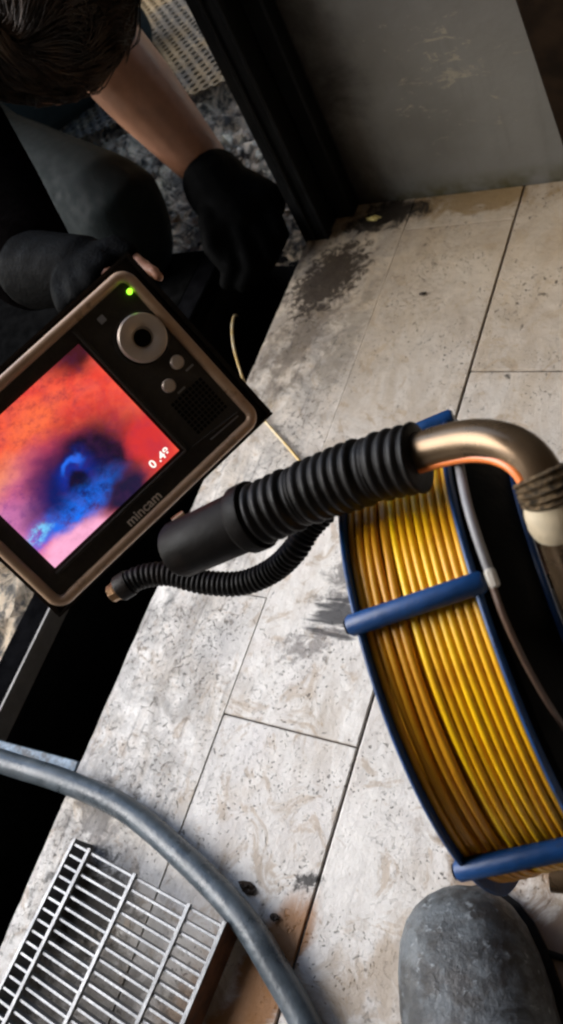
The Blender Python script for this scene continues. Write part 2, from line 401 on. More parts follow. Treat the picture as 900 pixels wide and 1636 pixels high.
for i in range(380):
    x = random.uniform(-.75, -.02); y = random.uniform(.55, 1.4)
    if i % 5 == 0: x = random.uniform(-.5, -.17); y = random.uniform(-.3, .5)
    z = rub_h(x, y); r = random.choice((.004, .006, .009, .015)) * random.uniform(.6, 1.2)
    q = Quaternion((random.random(), random.random() - .5, random.random() - .5, random.random() - .5)).normalized()
    vs = []
    for (vx, vy, vz) in ((1, 0, 0), (-1, 0, 0), (0, 1, 0), (0, -1, 0), (0, 0, 1), (0, 0, -1)):
        vs.append(Vector((x, y, z + r * .3)) + q @ (Vector((vx, vy, vz * .6)) * r * random.uniform(.7, 1.3)))
    rs.add(vs, [(0, 2, 4), (2, 1, 4), (1, 3, 4), (3, 0, 4), (2, 0, 5), (1, 2, 5), (3, 1, 5), (0, 3, 5)])
def stone_material():
    t = NT('broken_stone'); p = t.P()
    c = t.mix(t.ramp(t.noise(p, 45, 3), .35, .65), (.08, .06, .04), (.78, .62, .43)); return t.done(c, .75, 0.0, .4)
tag(rs.build('rubble', stone_material(), smooth=False), 'loose broken stone chips strewn over the dirty ground beyond the pit', 'rubble', kind='stuff')

# grey panel wall, black post beside it, brown board
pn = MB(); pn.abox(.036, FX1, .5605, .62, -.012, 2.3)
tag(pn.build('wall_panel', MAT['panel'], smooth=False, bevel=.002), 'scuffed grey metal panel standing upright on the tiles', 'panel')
po = empty('door_post', (0.015, .53, -.05))
b = MB(); b.abox(-.002, .031, .503, .70, -.055, 2.3); b.build('post', MAT['blacksteel'], po, smooth=False, bevel=.002)
b = MB(); b.abox(.0312, .058, .536, .5602, .001, 2.3); b.build('shade_strip', MAT['blacksteel'], po, smooth=False, bevel=.004)  # black strip added to deepen the shaded zone between post and panel
b = MB(); b.abox(.0312, .036, .4985, .512, .002, 2.3); b.build('edge_strip', MAT['blacksteel'], po, smooth=False, bevel=.001)
b = MB(); b.abox(.012, .017, .4992, .5035, .002, 2.3); b.build('bead', MAT['blacksteel'], po, smooth=False, bevel=.001)
tag(po, 'tall black steel post at the end of the drain pit beside the grey panel', 'post')
b = MB()
pA, pB = onplane(906, 236, Vector((0, .545, 0)), Vector((0, 1, 0))), onplane(828, -6, Vector((0, .545, 0)), Vector((0, 1, 0)))
dv = (pB - pA).normalized(); sx = Vector((0, 1, 0)).cross(dv).normalized()
if sx.x < 0: sx = -sx
cen = pA + dv * .35 + sx * .05
b.box(cen, sx, Vector((0, 1, 0)), dv, .05, .010, .75)
lb = b.build('leaning_board', MAT['brownwood'], smooth=False, bevel=.002)
tag(lb, 'dark brown board leaning against the grey panel at the top right corner', 'board')

# unseen walls and roof, added to cut sky light and give warm bounce
b = MB(); b.abox(FX1, FX1 + .1, FY0, .62, -.05, 2.3); tag(b.build('added_wall_right', MAT['wall'], smooth=False), kind='structure')
b = MB(); b.abox(-1.25, FX1 + .1, FY0 - .1, .62, 2.3, 2.42); tag(b.build('added_ceiling', MAT['wall'], smooth=False), kind='structure')
b = MB(); b.abox(-1.60, FX1 + .1, FY0 - .1, FY0, -.05, 2.3); tag(b.build('added_wall_near', MAT['wall'], smooth=False), kind='structure')
b = MB(); b.abox(-2.6, .60, 1.9, 2.0, -.1, 1.6); tag(b.build('added_wall_far', simple('ochre_bounce_wall', (.46, .33, .18), .9, var=.15, scale=10), smooth=False), kind='structure')  # unseen, added to block low sky and bounce warm light
b = MB(); b.abox(-.86, PITW - .036, .06, .512, -.03, -.006)  # black plate added to darken the ground behind the monitor
tag(b.build('added_dark_plate', simple('matt_black_plate', (.004, .004, .004), .95, var=.4, spec=0.0), smooth=False, bevel=.002), 'black plate added to darken the ground beside the pit behind the monitor', 'plate')

# ------------------------------------------------------------------ perforated sheet far behind
ps = MB(); pit_ = .0205; r_o = pit_ / math.sqrt(3); r_i = .0068
c0 = atz(297, 150, -.02); ang = math.radians(12)
ca, sa = math.cos(ang), math.sin(ang)
for k in range(0, 26):
    for i in range(-14, 16):
        lx = (i + .5 * (k % 2)) * pit_; ly = k * pit_ * math.sqrt(3) / 2
        cx, cy = c0.x + lx * ca - ly * sa, c0.y + lx * sa + ly * ca
        if cx > -.02: continue
        zz = -.018 + .012 * mnoise.noise(Vector((cx * 5, cy * 5, 3)))
        vs = []
        for (rr, dz) in ((r_o * 1.002, 0), (r_i, 0), (r_i, -.006)):
            for q in range(6):
                t = PI / 6 + q * PI / 3 + ang; vs.append((cx + rr * math.cos(t), cy + rr * math.sin(t), zz + dz))
        ps.add(vs, [(q + o, (q + 1) % 6 + o, (q + 1) % 6 + 6 + o, q + 6 + o) for o in (0, 6) for q in range(6)])
t = NT('dusty_perforated_metal'); p = t.P()
sp = t.new('ShaderNodeSeparateXYZ'); t.L(p, sp.inputs[0])
cc = t.mix(t.ramp(t.noise(p, 8, 4), .42, .60), (.085, .078, .066), (.17, .12, .06)); cc = t.mix(t.ramp(t.noise(p, 90, 5), .52, .7), cc, (.25, .20, .13))
MAT['perf'] = t.done(cc, .5, .1)
tag(ps.build('perforated_sheet', MAT['perf'], smooth=False), 'dusty perforated metal sheet lying on the rubble behind the crouching person', 'metal sheet')

# ------------------------------------------------------------------ flat bar across the pit
A_ = atz(-60, 1166, .001); B_ = atz(150, 1222, .001)
d_ = (B_ - A_); d_.z = 0; d_.normalize(); n_ = Vector((-d_.y, d_.x, 0))
b = MB(); b.box(Vector((-.0685, (A_ + (B_ - A_) * .5).y, -.0045)) + Vector((0, ((-.0685 - ((A_ + B_) / 2).x) / d_.x) * d_.y, 0)) - n_ * .0135, d_, n_, Vector((0, 0, 1)), .0672, .0135, .0035)
tag(b.build('flat_bar', MAT['bar'], smooth=False, bevel=.001), 'wet bluish steel flat bar laid across the drain pit under the hose', 'steel bar')

# ------------------------------------------------------------------ grating
GZ = .026
gA, gB, gC = atz(116, 1345, GZ), atz(357, 1479, GZ), atz(302, 1636, GZ)
ex = (gB - gA); GL = ex.length; ex.normalize()
ey = (gC - gB); ey = (ey - ex * ey.dot(ex)).normalized(); ez = Vector((0, 0, 1))
gr = empty('steel_grating', (gA.x, gA.y, 0))
tag(gr, 'galvanised steel drain grating with rusty side lying on the tiles by the hose', 'grating')
PITCH = .0088; NB = 38; GH = .0115
base_ = Vector((gA.x, gA.y, 0))
def gp(u, v, z): return base_ + ex * u + ey * v + Vector((0, 0, z))
bar = MB(); bar.box((0, 0, 0), ex, ey, ez, GL / 2 - .0012, .0009, .0045)
barme = bar.mesh('bearing_bar', smooth=False); barme.materials.append(MAT['galv'])
for k in range(NB):
    o = link('bearing_bar', barme, None, gr); o.location = gp(GL / 2, k * PITCH + .001, GZ - .0045 - .0014) - base_
    o.matrix_parent_inverse = Matrix.Identity(4)
rod = MB(); rod.box((0, 0, 0), ex, ey, ez, .0015, PITCH * (NB - 1) / 2 + .002, .0016)
rodme = rod.mesh('cross_rod', smooth=False); rodme.materials.append(MAT['galv'])
for fr in (.12, .44, .79):
    o = link('cross_rod', rodme, None, gr); o.location = gp(GL * fr, PITCH * (NB - 1) / 2, GZ - .001) - base_; o.matrix_parent_inverse = Matrix.Identity(4)
for fr, mt in ((0, 'galv'), (1, 'rust')):
    b = MB(); b.box(gp(GL * fr, PITCH * (NB - 1) / 2, GZ / 2), ex, ey, ez, .0013, PITCH * (NB - 1) / 2 + .003, GZ / 2 - .0003)
    sf = b.build('side_frame', MAT[mt], gr, smooth=False)
    if fr == 1:
        tag(sf, 'rusty brown side plate')
        b = MB(); b.box(gp(GL, PITCH * (NB - 1) / 2, GZ + .0004), ex, ey, ez, .0016, PITCH * (NB - 1) / 2 + .003, .0006); b.build('top_edge', MAT['galv'], sf, smooth=False)

# ------------------------------------------------------------------ hose
hz = [(-330, 1060, .05), (-140, 1160, .035), (0, 1215, .020), (100, 1247, .016), (200, 1292, .0125), (300, 1375, .0125), (388, 1468, .015), (443, 1555, .0135), (490, 1640, .012), (508, 1720, .0112), (500, 1900, .0112), (440, 2100, .0112)]
hp = resample(smooth_path([atz(*q) for q in hz], 12), .006)
b = MB(); b.tube(hp, [.0108 + .0003 * mnoise.noise(Vector((i * .15, 0, 0))) for i in range(len(hp))], 18)
tag(b.build('hose', MAT['hose'], angle=80), 'thick dark grey rubber hose curving over the pit edge and grating corner', 'hose')

# ------------------------------------------------------------------ cable reel with handle frame
RC = Vector((0.38901762, -0.04446478, 0.14935086)); RR = .13458; RW = .05996
RA = Vector((0.89461994, 0.43444963, 0.10444467)); RU = Vector((-0.43683884, 0.89953979, 0)); RV = Vector((-0.09395213, -0.04562549, 0.9945307))
T0, DT = -.2447, -1.03
def rp(s, r, t): return RC + RA * s + (RV * math.cos(t) + RU * math.sin(t)) * r
reel = empty('cable_reel', (RC.x, RC.y, 0))
tag(reel, 'blue framed reel wound with yellow push cable and steel handle tube', 'cable reel')
for s in (-1, 1):
    b = MB(); b.lathe(RC, RA, [(RR - .006, s * RW / 2 - .0012), (RR + .0012, s * RW / 2 - .0012), (RR + .002, s * RW / 2), (RR + .0012, s * RW / 2 + .0012), (RR - .006, s * RW / 2 + .0012), (RR - .006, s * RW / 2 - .0012)], 128, RV)
    b.build('rim', MAT['blue'], reel)
for k in range(6):
    t = T0 + k * PI / 3 * (DT / abs(DT)); ext = .0045
    rad = (rp(0, 1, t) - RC).normalized(); tan = RA.cross(rad)
    b = MB(); prof = []
    pts = [rp(-RW / 2 - ext, RR + .001, t), rp(-RW / 2 - ext + .0015, RR + .001, t), rp(RW / 2 + ext - .0015, RR + .001, t), rp(RW / 2 + ext, RR + .001, t)]
    b.tube(pts, [.0044, .0055, .0055, .0044], 16, up=rad)
    o = b.build('crossbar', MAT['blue'], reel)
    b = MB(); b.tube([rp(-RW / 2 - ext - .0012, RR + .001, t), rp(-RW / 2 - ext - .0001, RR + .001, t)], .0038, 12, up=rad); b.build('end_plug', MAT['flange'], o)
# drum core and wound cable: each visible turn is its own piece
b = MB(); b.lathe(RC, RA, [(.108, -RW / 2 + .002), (.108, RW / 2 - .002)], 96, RV); b.build('drum', MAT['browncord'], reel)
CRAD = .00205
def turn(s0, r0, amp, seed, drift=0.0, name='cable_turn'):
    path = []; N = 120
    for k in range(N):
        t = 2 * PI * k / N; nz = mnoise.noise(Vector((math.cos(t) * 1.3 + seed * 9, math.sin(t) * 1.3, seed * 3.1)))
        path.append(rp(s0 + amp * nz + drift * math.sin(t), r0 + .0012 * mnoise.noise(Vector((math.cos(t) * 2 + seed * 5, math.sin(t) * 2, 7))), t))
    b = MB(); b.tube(path, CRAD, 8, closed=True); return b.build(name, MAT['cable'] if r0 > .126 and s0 > -.006 else MAT['cableworn'], reel, angle=80)
edge_ = RW / 2 - .0032
top = [edge_ - .00440 * k for k in range(9)] + [-edge_ + .0175, -edge_ + .0128, -edge_ + .0078, -edge_ + .0036, -edge_ - .0004]
for i, s0 in enumerate(top):
    turn(s0, .1280 + (0 if i < 8 else .0006), .0003 if i < 8 or i > 11 else .0024, i + 1, 0 if i < 8 or i > 11 else .0022)
for i in range(13): turn(-edge_ + .0022 + i * .0043, .1240, .0004, 40 + i)
# flanges
lf = MB(); lf.lathe(RC, RA, [(.03, -RW / 2 - .001), (RR - .009, -RW / 2 - .001), (RR - .009, -RW / 2 + .001), (.03, -RW / 2 + .001), (.03, -RW / 2 - .001)], 96, RV); lf.build('flange', MAT['flange'], reel)
rf = MB(); rf.lathe(RC, RA, [(RR - .0085, RW / 2 - .001), (RR - .0085, RW / 2 + .004), (RR - .013, RW / 2 + .009), (.1015, RW / 2 + .0245), (.0985, RW / 2 + .0245), (.112, RW / 2 + .006), (.112, RW / 2 - .001), (RR - .0085, RW / 2 - .001)], 128, RV)
rfo = rf.build('flange', MAT['flange'], reel)
b = MB(); b.tube([rp(RW / 2 + .0252, .100, 2 * PI * k / 120) for k in range(120)], .0024, 8, closed=True); b.build('inner_ring', MAT['blue'], reel)
b = MB(); b.lathe(RC, RA, [(.0001, RW / 2 + .002), (.096, RW / 2 + .002), (.098, RW / 2 + .004), (.0001, RW / 2 + .006)], 64, RV); b.build('hub_plate', MAT['hubgrey'], reel)
b = MB(); b.lathe(RC, RA, [(.0001, RW / 2 + .006), (.02, RW / 2 + .006), (.018, RW / 2 + .045), (.0001, RW / 2 + .047)], 32, RV); b.build('axle', MAT['galv'], reel)
kb = at(868, 887, .47)
b = MB(); b.lathe(kb, RA, [(.0001, -.012), (.009, -.012), (.0105, -.008), (.0105, .006), (.008, .009), (.0001, .010)], 20); b.build('brake_knob', MAT['knob'], reel)
b = MB(); b.tube([at(893, 840, .46), at(889, 868, .465), at(890, 905, .47)], .0042, 10); b.build('brake_lever', MAT['galv'], reel)
# cords lying on the black flange
def flange_pt(px, py, off=.004):
    r = ray(px, py); best = None
    for k in range(60):
        f = k / 59; rr = RR - .013 + (.1015 - RR + .013) * f; s = RW / 2 + .009 + .0155 * f
        c = RC + RA * (s + off); tt = (c - CAM).dot(RA) / r.dot(RA); p = CAM + r * tt; e_ = abs((p - c).length - rr)
        if best is None or e_ < best[0]: best = (e_, p)
    return best[1]
gc = [flange_pt(x, y) for x, y in ((733, 735), (738, 765), (748, 810), (760, 850), (772, 885), (783, 915))]
b = MB(); b.tube(smooth_path(gc, 6), .0021, 10); b.build('cord', MAT['greycord'], reel)
bc = [flange_pt(x, y) for x, y in ((787, 935), (805, 985), (835, 1050), (868, 1110), (903, 1165))]
b = MB(); b.tube(smooth_path(bc, 6), .0013, 8); b.build('cord', MAT['browncord'], reel)
ca_, cb_ = flange_pt(780, 906, .007), flange_pt(793, 941, .007)
dd = (cb_ - ca_).normalized(); sd = dd.cross(RA).normalized()
b = MB(); b.box((ca_ + cb_) / 2, dd, sd, dd.cross(sd), (cb_ - ca_).length / 2 * .85, .0032, .0018); b.build('clip', MAT['white'], reel, bevel=.0008)
# handle tube
TUBE = [(660, 727, .398), (705, 713, .388), (760, 704, .376), (810, 712, .367), (848, 738, .362), (874, 785, .362), (895, 850, .372), (930, 960, .40), (985, 1120, .455), (1035, 1290, .53)]
tp = [at(*q) for q in TUBE]; tp += [Vector((tp[-1].x - .01, tp[-1].y - .01, .05)), Vector((tp[-1].x - .03, tp[-1].y - .015, .013)), atz(1030, 1372, .0115), atz(950, 1396, .0115), atz(905, 1402, .0115), atz(872, 1400, .0115)]
tpath = resample(smooth_path(tp, 16), .004)
b = MB(); b.tube(tpath, .0098, 20); ft = b.build('frame_tube', MAT['steel'], reel, angle=80)
# orange reflection on the tube, modelled as a coloured strip
i1 = min(range(len(tpath)), key=lambda i: (tpath[i] - at(868, 770, .362)).length)
op = []
for i in range(0, i1):
    tg = (tpath[i + 1] - tpath[i]).normalized(); vw = (CAM - tpath[i]).normalized()
    dn = tg.cross(vw).normalized()
    if dn.dot(DOWN) < 0: dn = -dn
    q = (dn * .80 + vw * .60).normalized()
    op.append(tpath[i] + q * .0092)
b = MB(); b.tube(op, .0022, 10); b.build('reflection_strip', MAT['orange'], ft)
# knurled collar and cream fitting
i2 = min(range(len(tpath)), key=lambda i: (tpath[i] - at(884, 815, .366)).length)
b = MB(); seg = tpath[i1 - 1:i2]
cp = resample(smooth_path(seg, 4), .0012) if len(seg) > 2 else tpath[i1 - 1:i1 + 4]
b.tube(cp, [.0118 + (.0006 if i % 2 else -.0006) for i in range(len(cp))], 26)
b.build('knurled_collar', simple('dark_knurled_brass', (.16, .11, .06), .45, .6, var=.9, scale=380, dirt=(.02, .016, .012), dscale=260, bump=.002), ft, smooth=False)
b = MB(); seg = tpath[i2 - 1:i2 + 4]; b.tube(seg, [.0112] + [.0122] * (len(seg) - 2) + [.0108], 20); b.build('cream_collar', MAT['cream'], ft)
# ribbed grip
gpth = resample(smooth_path([at(x, y, d) for x, y, d in ((672, 730, .396), (610, 745, .405), (540, 768, .417), (470, 796, .430), (400, 828, .444))], 16), .0007)
rad = []
for i in range(len(gpth)):
    ph = (i * .0007 / .0063) % 1.0; rad.append(.0156 + .0020 * (math.sin(2 * PI * ph) * .5 + .5) ** .6 + .0007 * mnoise.noise(Vector((i * .03, 2, 0))) + (-.0012 if int(i * .0007 / .0063) in (4, 11) else 0))
rad[0] = .0125; rad[1] = .0155
b = MB(); b.tube(gpth, rad, 28); gripo = b.build('ribbed_grip', MAT['rubber'], reel, angle=80)
# clamp that carries the monitor
k0, k1 = at(402, 826, .445), at(283, 880, .478)
kd = (k1 - k0).normalized()
b = MB(); b.tube([k0 - kd * .006, k0 - kd * .004, k0 + kd * .004, k0 + kd * .006, k0 + kd * .007, k1 - kd * .003, k1, k1 + kd * .001], [.017, .0195, .0195, .0185, .0172, .0168, .0155, .010], 28)
MAT['clamp'] = simple('matt_black_clamp', (.005, .004, .0035), .5, var=.3, dirt=(.018, .011, .008), dlo=.5, dhi=.8, spec=.07); cl = b.build('clamp', MAT['clamp'], reel)
tb = at(388, 797, .452); vw = (CAM - tb).normalized(); cr = kd.cross(vw).normalized()
b = MB(); b.box(tb, kd, cr, vw, .0055, .0085, .0075); b.build('clamp_ear', MAT['clamp'], cl, bevel=.002)
# ------------------------------------------------------------------ monitor
MC = at(135, 707, .55); MNv = (CAM - MC).normalized()
c3 = {k: onplane(x, y, MC, MNv) for k, (x, y) in dict(bl=(95, 990), br=(440, 660), tr=(175, 425)).items()}
MX = (c3['br'] - c3['bl']); MWd = MX.length; MX.normalize()
MYv = (c3['tr'] - c3['br']); MYv = MYv - MX * MYv.dot(MX); MHt = MYv.length; MYv.normalize(); MZ = MX.cross(MYv).normalized()
if MZ.dot(MNv) < 0: MZ = -MZ
def mp(a_, b_, z=0.0): return c3['bl'] + MX * (a_ * MWd) + MYv * (b_ * MHt) + MZ * z
def rrect(a0, a1, b0, b1, r, z, n=6):
    P = []
    for (ca2, cb2, t0) in ((a1, b1, 0), (a0, b1, PI / 2), (a0, b0, PI), (a1, b0, 1.5 * PI)):
        cx = ca2 * MWd + (-r if ca2 == a1 else r); cy = cb2 * MHt + (-r if cb2 == b1 else r)
        for k in range(n + 1):
            t = t0 + PI / 2 * k / n; P.append(c3['bl'] + MX * (cx + r * math.cos(t)) + MYv * (cy + r * math.sin(t)) + MZ * z)
    return P
def slab(bm, a0, a1, b0, b1, r, z0, z1, n=6, inset=0.0):
    A1, B1 = rrect(a0, a1, b0, b1, r, z0, n), rrect(a0, a1, b0, b1, r, z1, n); N = len(A1)
    bm.add(A1 + B1, [(k, (k + 1) % N, N + (k + 1) % N, N + k) for k in range(N)] + [list(range(N))[::-1], list(range(N, 2 * N))])
mon = empty('monitor', mp(.5, .5, -.03))
tag(mon, 'bronze edged drain camera monitor with a red and blue lit screen', 'monitor')
b = MB(); slab(b, 0, 1, 0, 1, .003, -.016, -.012); slab(b, .03, .955, .04, .955, .006, -.045, -.0155); b.build('case', MAT['plastic'], mon, bevel=.0008)
for (A0, A1, B0, B1) in ((-.002, 1.002, -.002, .012), (-.002, 1.002, .988, 1.002), (.985, 1.002, .0125, .9875), (-.002, .012, .0125, .9875)):
    b = MB(); slab(b, A0, A1, B0, B1, .0006, -.0155, -.0085, 2); b.build('case_lip', MAT['plastic'], mon)
b = MB(); slab(b, .035, .945, .05, .94, .006, -.0118, -.002); b.build('faceplate', MAT['face'], mon)
b = MB(); b.tube(rrect(.034, .940, .046, .940, .0075, -.002, 8), .0038, 14, closed=True, up=MZ, sy=1.0); b.build('bezel', MAT['bezel'], mon)
# screen: a lit picture of the inside of a drain
SA0, SA1, SB0, SB1 = .110, .672, .185, .842
sc0 = mp((SA0 + SA1) / 2, (SB0 + SB1) / 2, -.0006)
me = bpy.data.meshes.new('screen'); hw, hh = (SA1 - SA0) * MWd / 2, (SB1 - SB0) * MHt / 2
me.from_pydata([(-hw, -hh, 0), (hw, -hh, 0), (hw, hh, 0), (-hw, hh, 0)], [], [(0, 1, 2, 3)]); me.update()
def screen_material():
    t = NT('lit_screen'); o = t.obj()
    q = t.map(o, sc=(1 / hw, 1 / hh, 1))                       # -1..1 both ways
    wv = t.new('ShaderNodeVectorMath', operation='ADD'); t.L(q, wv.inputs[0])
    s2 = t.new('ShaderNodeVectorMath', operation='SCALE'); nc = t.new('ShaderNodeVectorMath', operation='SUBTRACT')
    t.L(t.noisec(q, 2.2, 5), nc.inputs[0]); nc.inputs[1].default_value = (.5, .5, .5); t.L(nc.outputs[0], s2.inputs[0]); s2.inputs[3].default_value = .42; t.L(s2.outputs[0], wv.inputs[1])
    W = wv.outputs[0]
    def dist(cx, cy, sx, sy, v=W):
        mpn = t.map(v, loc=(cx, cy, 0), sc=(sx, sy, 1), kind='TEXTURE'); l = t.new('ShaderNodeVectorMath', operation='LENGTH')
        mm = t.new('ShaderNodeVectorMath', operation='MULTIPLY'); t.L(mpn, mm.inputs[0]); mm.inputs[1].default_value = (1, 1, 0); t.L(mm.outputs[0], l.inputs[0]); return l.outputs['Value']
    n = t.noise(q, 3.2, 7, .62, .4); n2 = t.noise(q, 7, 8, .75)
    c = t.mix(t.ramp(n, .35, .65), (.74, .055, .035), (.86, .10, .055))
    c = t.mix(t.ramp(dist(-.05, .62, .55, .34), 1.2, .2), c, (.92, .15, .055))
    c = t.mix(t.ramp(dist(-.75, .20, .60, .40), 1.2, .2), c, (1.0, .36, .13))
    c = t.mix(t.math('MULTIPLY', t.ramp(n2, .42, .74), t.ramp(dist(.1, .75, 1.3, .75), 1.15, .3, 0, .75)), c, (.20, .02, .03))
    c = t.mix(t.ramp(dist(1.0, 1.0, .55, .35), 1.3, .3), c, (.05, .006, .008))
    c = t.mix(t.ramp(dist(-1.0, -.22, .42, .34), 1.4, .3), c, (1.0, .62, .86))
    c = t.mix(t.math('MULTIPLY', t.ramp(dist(-.45, -.22, .95, .72), 1.1, .5), .8), c, (.45, .05, .25))
    c = t.mix(t.math('MULTIPLY', t.ramp(n2, .44, .72), t.ramp(dist(-.8, -.05, .5, .45), 1.1, .4, 0, .6)), c, (.10, .02, .20))
    c = t.mix(t.ramp(dist(.08, -.33, 1.0, .82), 1.08, .40), c, (.008, .003, .014))
    c = t.mix(t.ramp(dist(-.30, -.38, .70, .56), 1.15, .25), c, (.003, .010, .11))
    c = t.mix(t.ramp(dist(-.05, -.22, .30, .27), 1.2, .4), c, (.003, .020, .25))
    ring = t.math('MULTIPLY', t.ramp(t.math('ABSOLUTE', t.math('SUBTRACT', dist(-.02, -.20, .20, .20), .8)), .34, .04), t.ramp(dist(.05, .0, .28, .24), 1.2, .5))
    c = t.mix(ring, c, (.010, .14, .80))
    c = t.mix(t.ramp(dist(-.08, -.33, .17, .14), 1.2, .5), c, (.002, .003, .022))
    bl = t.math('MULTIPLY', t.ramp(dist(-.45, -.62, .80, .26), 1.3, .25), t.ramp(t.noise(q, 4, 7, .75), .30, .60))
    c = t.mix(bl, c, (.008, .15, .80))
    c = t.mix(t.math('MULTIPLY', t.ramp(dist(-.88, -.54, .25, .10), 1.3, .3), t.ramp(n2, .4, .6)), c, (.18, .66, 1.0))
    c = t.mix(t.ramp(dist(-.72, -1.02, .62, .30), 1.25, .55), c, (.90, .40, .60))
    c = t.mix(t.ramp(dist(.22, -.92, .46, .26), 1.2, .4), c, (.010, .008, .035))
    c = t.mix(t.ramp(dist(.80, -.62, .26, .36), 1.3, .5), c, (.60, .03, .03))
    c = t.mix(t.ramp(t.noise(q, 4.5, 9, .72, .5), .40, .72, 0, .45), c, t.mix(.55, c, (.10, .02, .10)))
    t.L(c, t.b.inputs['Emission Color']); t.b.inputs['Emission Strength'].default_value = .37
    return t.done((.01, .01, .01), .18)
scr = link('screen', me, screen_material(), None)
fm = Matrix.Identity(4)
for i in range(3): fm[i][0] = MX[i]; fm[i][1] = MYv[i]; fm[i][2] = MZ[i]; fm[i][3] = sc0[i]
scr.matrix_world = fm; bpy.context.view_layer.update(); scr.parent = mon; scr.matrix_parent_inverse = mon.matrix_world.inverted()
# raised surround of the screen
for (P0, P1, r_) in ((mp(SA1 + .018, SB0 - .02, -.001), mp(SA1 + .018, .90, -.001), .0016), (mp(.10, SB0 - .025, -.001), mp(SA1 + .018, SB0 - .025, -.001), .0014), (mp(SA1 + .03, SB0 - .03, -.0012), mp(.905, SB0 - .06, -.0012), .0008)):
    b = MB(); b.tube([P0, P1], r_, 10, up=MZ); b.build('ridge', MAT['face'], mon)
def disc(name, a_, b_, prof, mt, parent=mon, n=40):
    k = MB(); k.lathe(mp(a_, b_, 0), MZ, prof, n); return k.build(name, MAT[mt], parent, angle=35)
disc('dial_seat', .838, .672, [(.0190, -.003), (.0190, -.0010), (.0176, -.0008), (.0174, -.002)], 'face')
dial = disc('dial', .838, .672, [(.0163, -.0018), (.0163, .0020), (.0150, .0034), (.0105, .0036), (.0072, .0018), (.0066, -.0005), (.0001, -.0008)], 'button')
disc('dial_hole', .838, .672, [(.0001, .0004), (.0058, .0004), (.0058, -.0004), (.0001, -.0004)], 'flange', dial)
for a_, b_ in ((.868, .488), (.794, .434)):
    disc('button', a_, b_, [(.0047, -.002), (.0047, .0018), (.0038, .0030), (.0001, .0033)], 'button', n=24)
disc('power_light', .911, .861, [(.0020, -.002), (.0018, .0006), (.0001, .0012)], 'led', n=16)
b = MB(); slab(b, .770, .793, .836, .868, .0004, -.002, .0004, 2); b.build('sensor_window', MAT['greycord'], mon)
for a0, b0 in ((.872, .425), (.80, .375)):
    b = MB(); slab(b, a0, a0 + .033, b0, b0 + .010, .0003, -.0020, -.0015, 1); b.build('button_caption', MAT['greycord'], mon)
b = MB(); b.tube([mp(.775, .120, -.0015), mp(.90, .112, -.0015)], .0006, 6); b.build('faceplate_trim', MAT['greycord'], mon)
# speaker holes
sg = MB()
for i in range(9):
    for k in range(9):
        c = mp(.762 + i * .0158, .185 + k * .0215, -.0021)
        sg.box(c, MX, MYv, MZ, .00105, .00105, .0004)
o = sg.build('speaker_grille', MAT['flange'], mon, smooth=False)
def text(name, s, a_, b_, size, mt, z, sx=1.0):
    cu = bpy.data.curves.new(name, 'FONT'); cu.body = s; cu.size = size; cu.align_x = 'CENTER'; cu.align_y = 'CENTER'; cu.offset = .00018
    to = bpy.data.objects.new(name + '_c', cu); COL.objects.link(to)
    dg = bpy.context.evaluated_depsgraph_get(); me = bpy.data.meshes.new_from_object(to.evaluated_get(dg)); bpy.data.objects.remove(to)
    o = link(name, me, None); me.materials.clear(); me.materials.append(MAT[mt])
    M = fm.copy(); p_ = mp(a_, b_, z)
    for i in range(3): M[i][3] = p_[i]
    o.matrix_world = M @ Matrix.Diagonal((sx, 1, 1, 1)); bpy.context.view_layer.update()
    o.parent = mon; o.matrix_parent_inverse = mon.matrix_world.inverted(); return o
MAT['letter'] = simple('pale_print', (.85, .78, .70), .6, var=.05, bump=0)
text('brand_lettering', 'mincam', .452, .100, .0090, 'letter', -.0017, 1.05)
text('screen_digits', '0 .48', .607, .222, .0074, 'osd', .0002, 1.12)
# brass screw and small conduit
b = MB(); b.tube([at(296, 822, .53), at(279, 836, .53)], [.0035, .0042], 10); b.build('bracket_screw', MAT['brass'], mon)
cpth = resample(smooth_path([at(*q) for q in ((196, 938, .530), (225, 922, .525), (270, 917, .518), (325, 930, .510), (385, 932, .500), (435, 912, .488), (470, 880, .474), (492, 845, .468), (520, 815, .462))], 16), .0006)
rad = [.0066 + .0013 * (math.sin(2 * PI * ((i * .0006 / .0034) % 1)) * .5 + .5) ** .6 for i in range(len(cpth))]
cnd = empty('conduit', cpth[0])
b = MB(); b.tube(cpth, rad, 20); b.build('sleeve', MAT['rubber'], cnd, angle=80)
q0 = cpth[0]; dq = (cpth[0] - cpth[12]).normalized()
b = MB(); b.tube([q0 - dq * .006, q0 + dq * .002, q0 + dq * .003], [.0086, .0086, .0078], 20); b.build('collar', MAT['plastic'], cnd)
b = MB(); b.tube([q0 + dq * .002, q0 + dq * .005, q0 + dq * .0055, q0 + dq * .009, q0 + dq * .010], [.0062, .0066, .0058, .0058, .004], 8); b.build('connector', MAT['brass'], cnd, smooth=False)
tag(cnd, 'thin black ribbed conduit with brass end hanging under the monitor clamp', 'conduit')

# ------------------------------------------------------------------ push cable from the reel into the pit
pc = [rp(-.01, .118, .9), atz(560, 830, .06), atz(510, 775, .012), atz(490, 750, .003), atz(462, 716, .003), atz(432, 682, .003), atz(410, 655, .006), atz(398, 630, .014), at(386, 598, .90), at(374, 556, .93), at(371, 525, .97), at(374, 506, 1.05), at(380, 505, 1.18), at(388, 515, 1.35), at(394, 530, 1.50)]
b = MB(); b.tube(smooth_path(pc, 10), .0015, 8)
t = NT('soiled_cream_cable'); MAT['pcable'] = t.done(t.mix(t.ramp(t.noise(t.P(), 30), .4, .6), (.55, .36, .10), (.60, .52, .36)), .4)
tag(b.build('push_cable', MAT['pcable'], angle=80), 'thin cream push cable running from the reel over the tiles into the pit', 'cable')

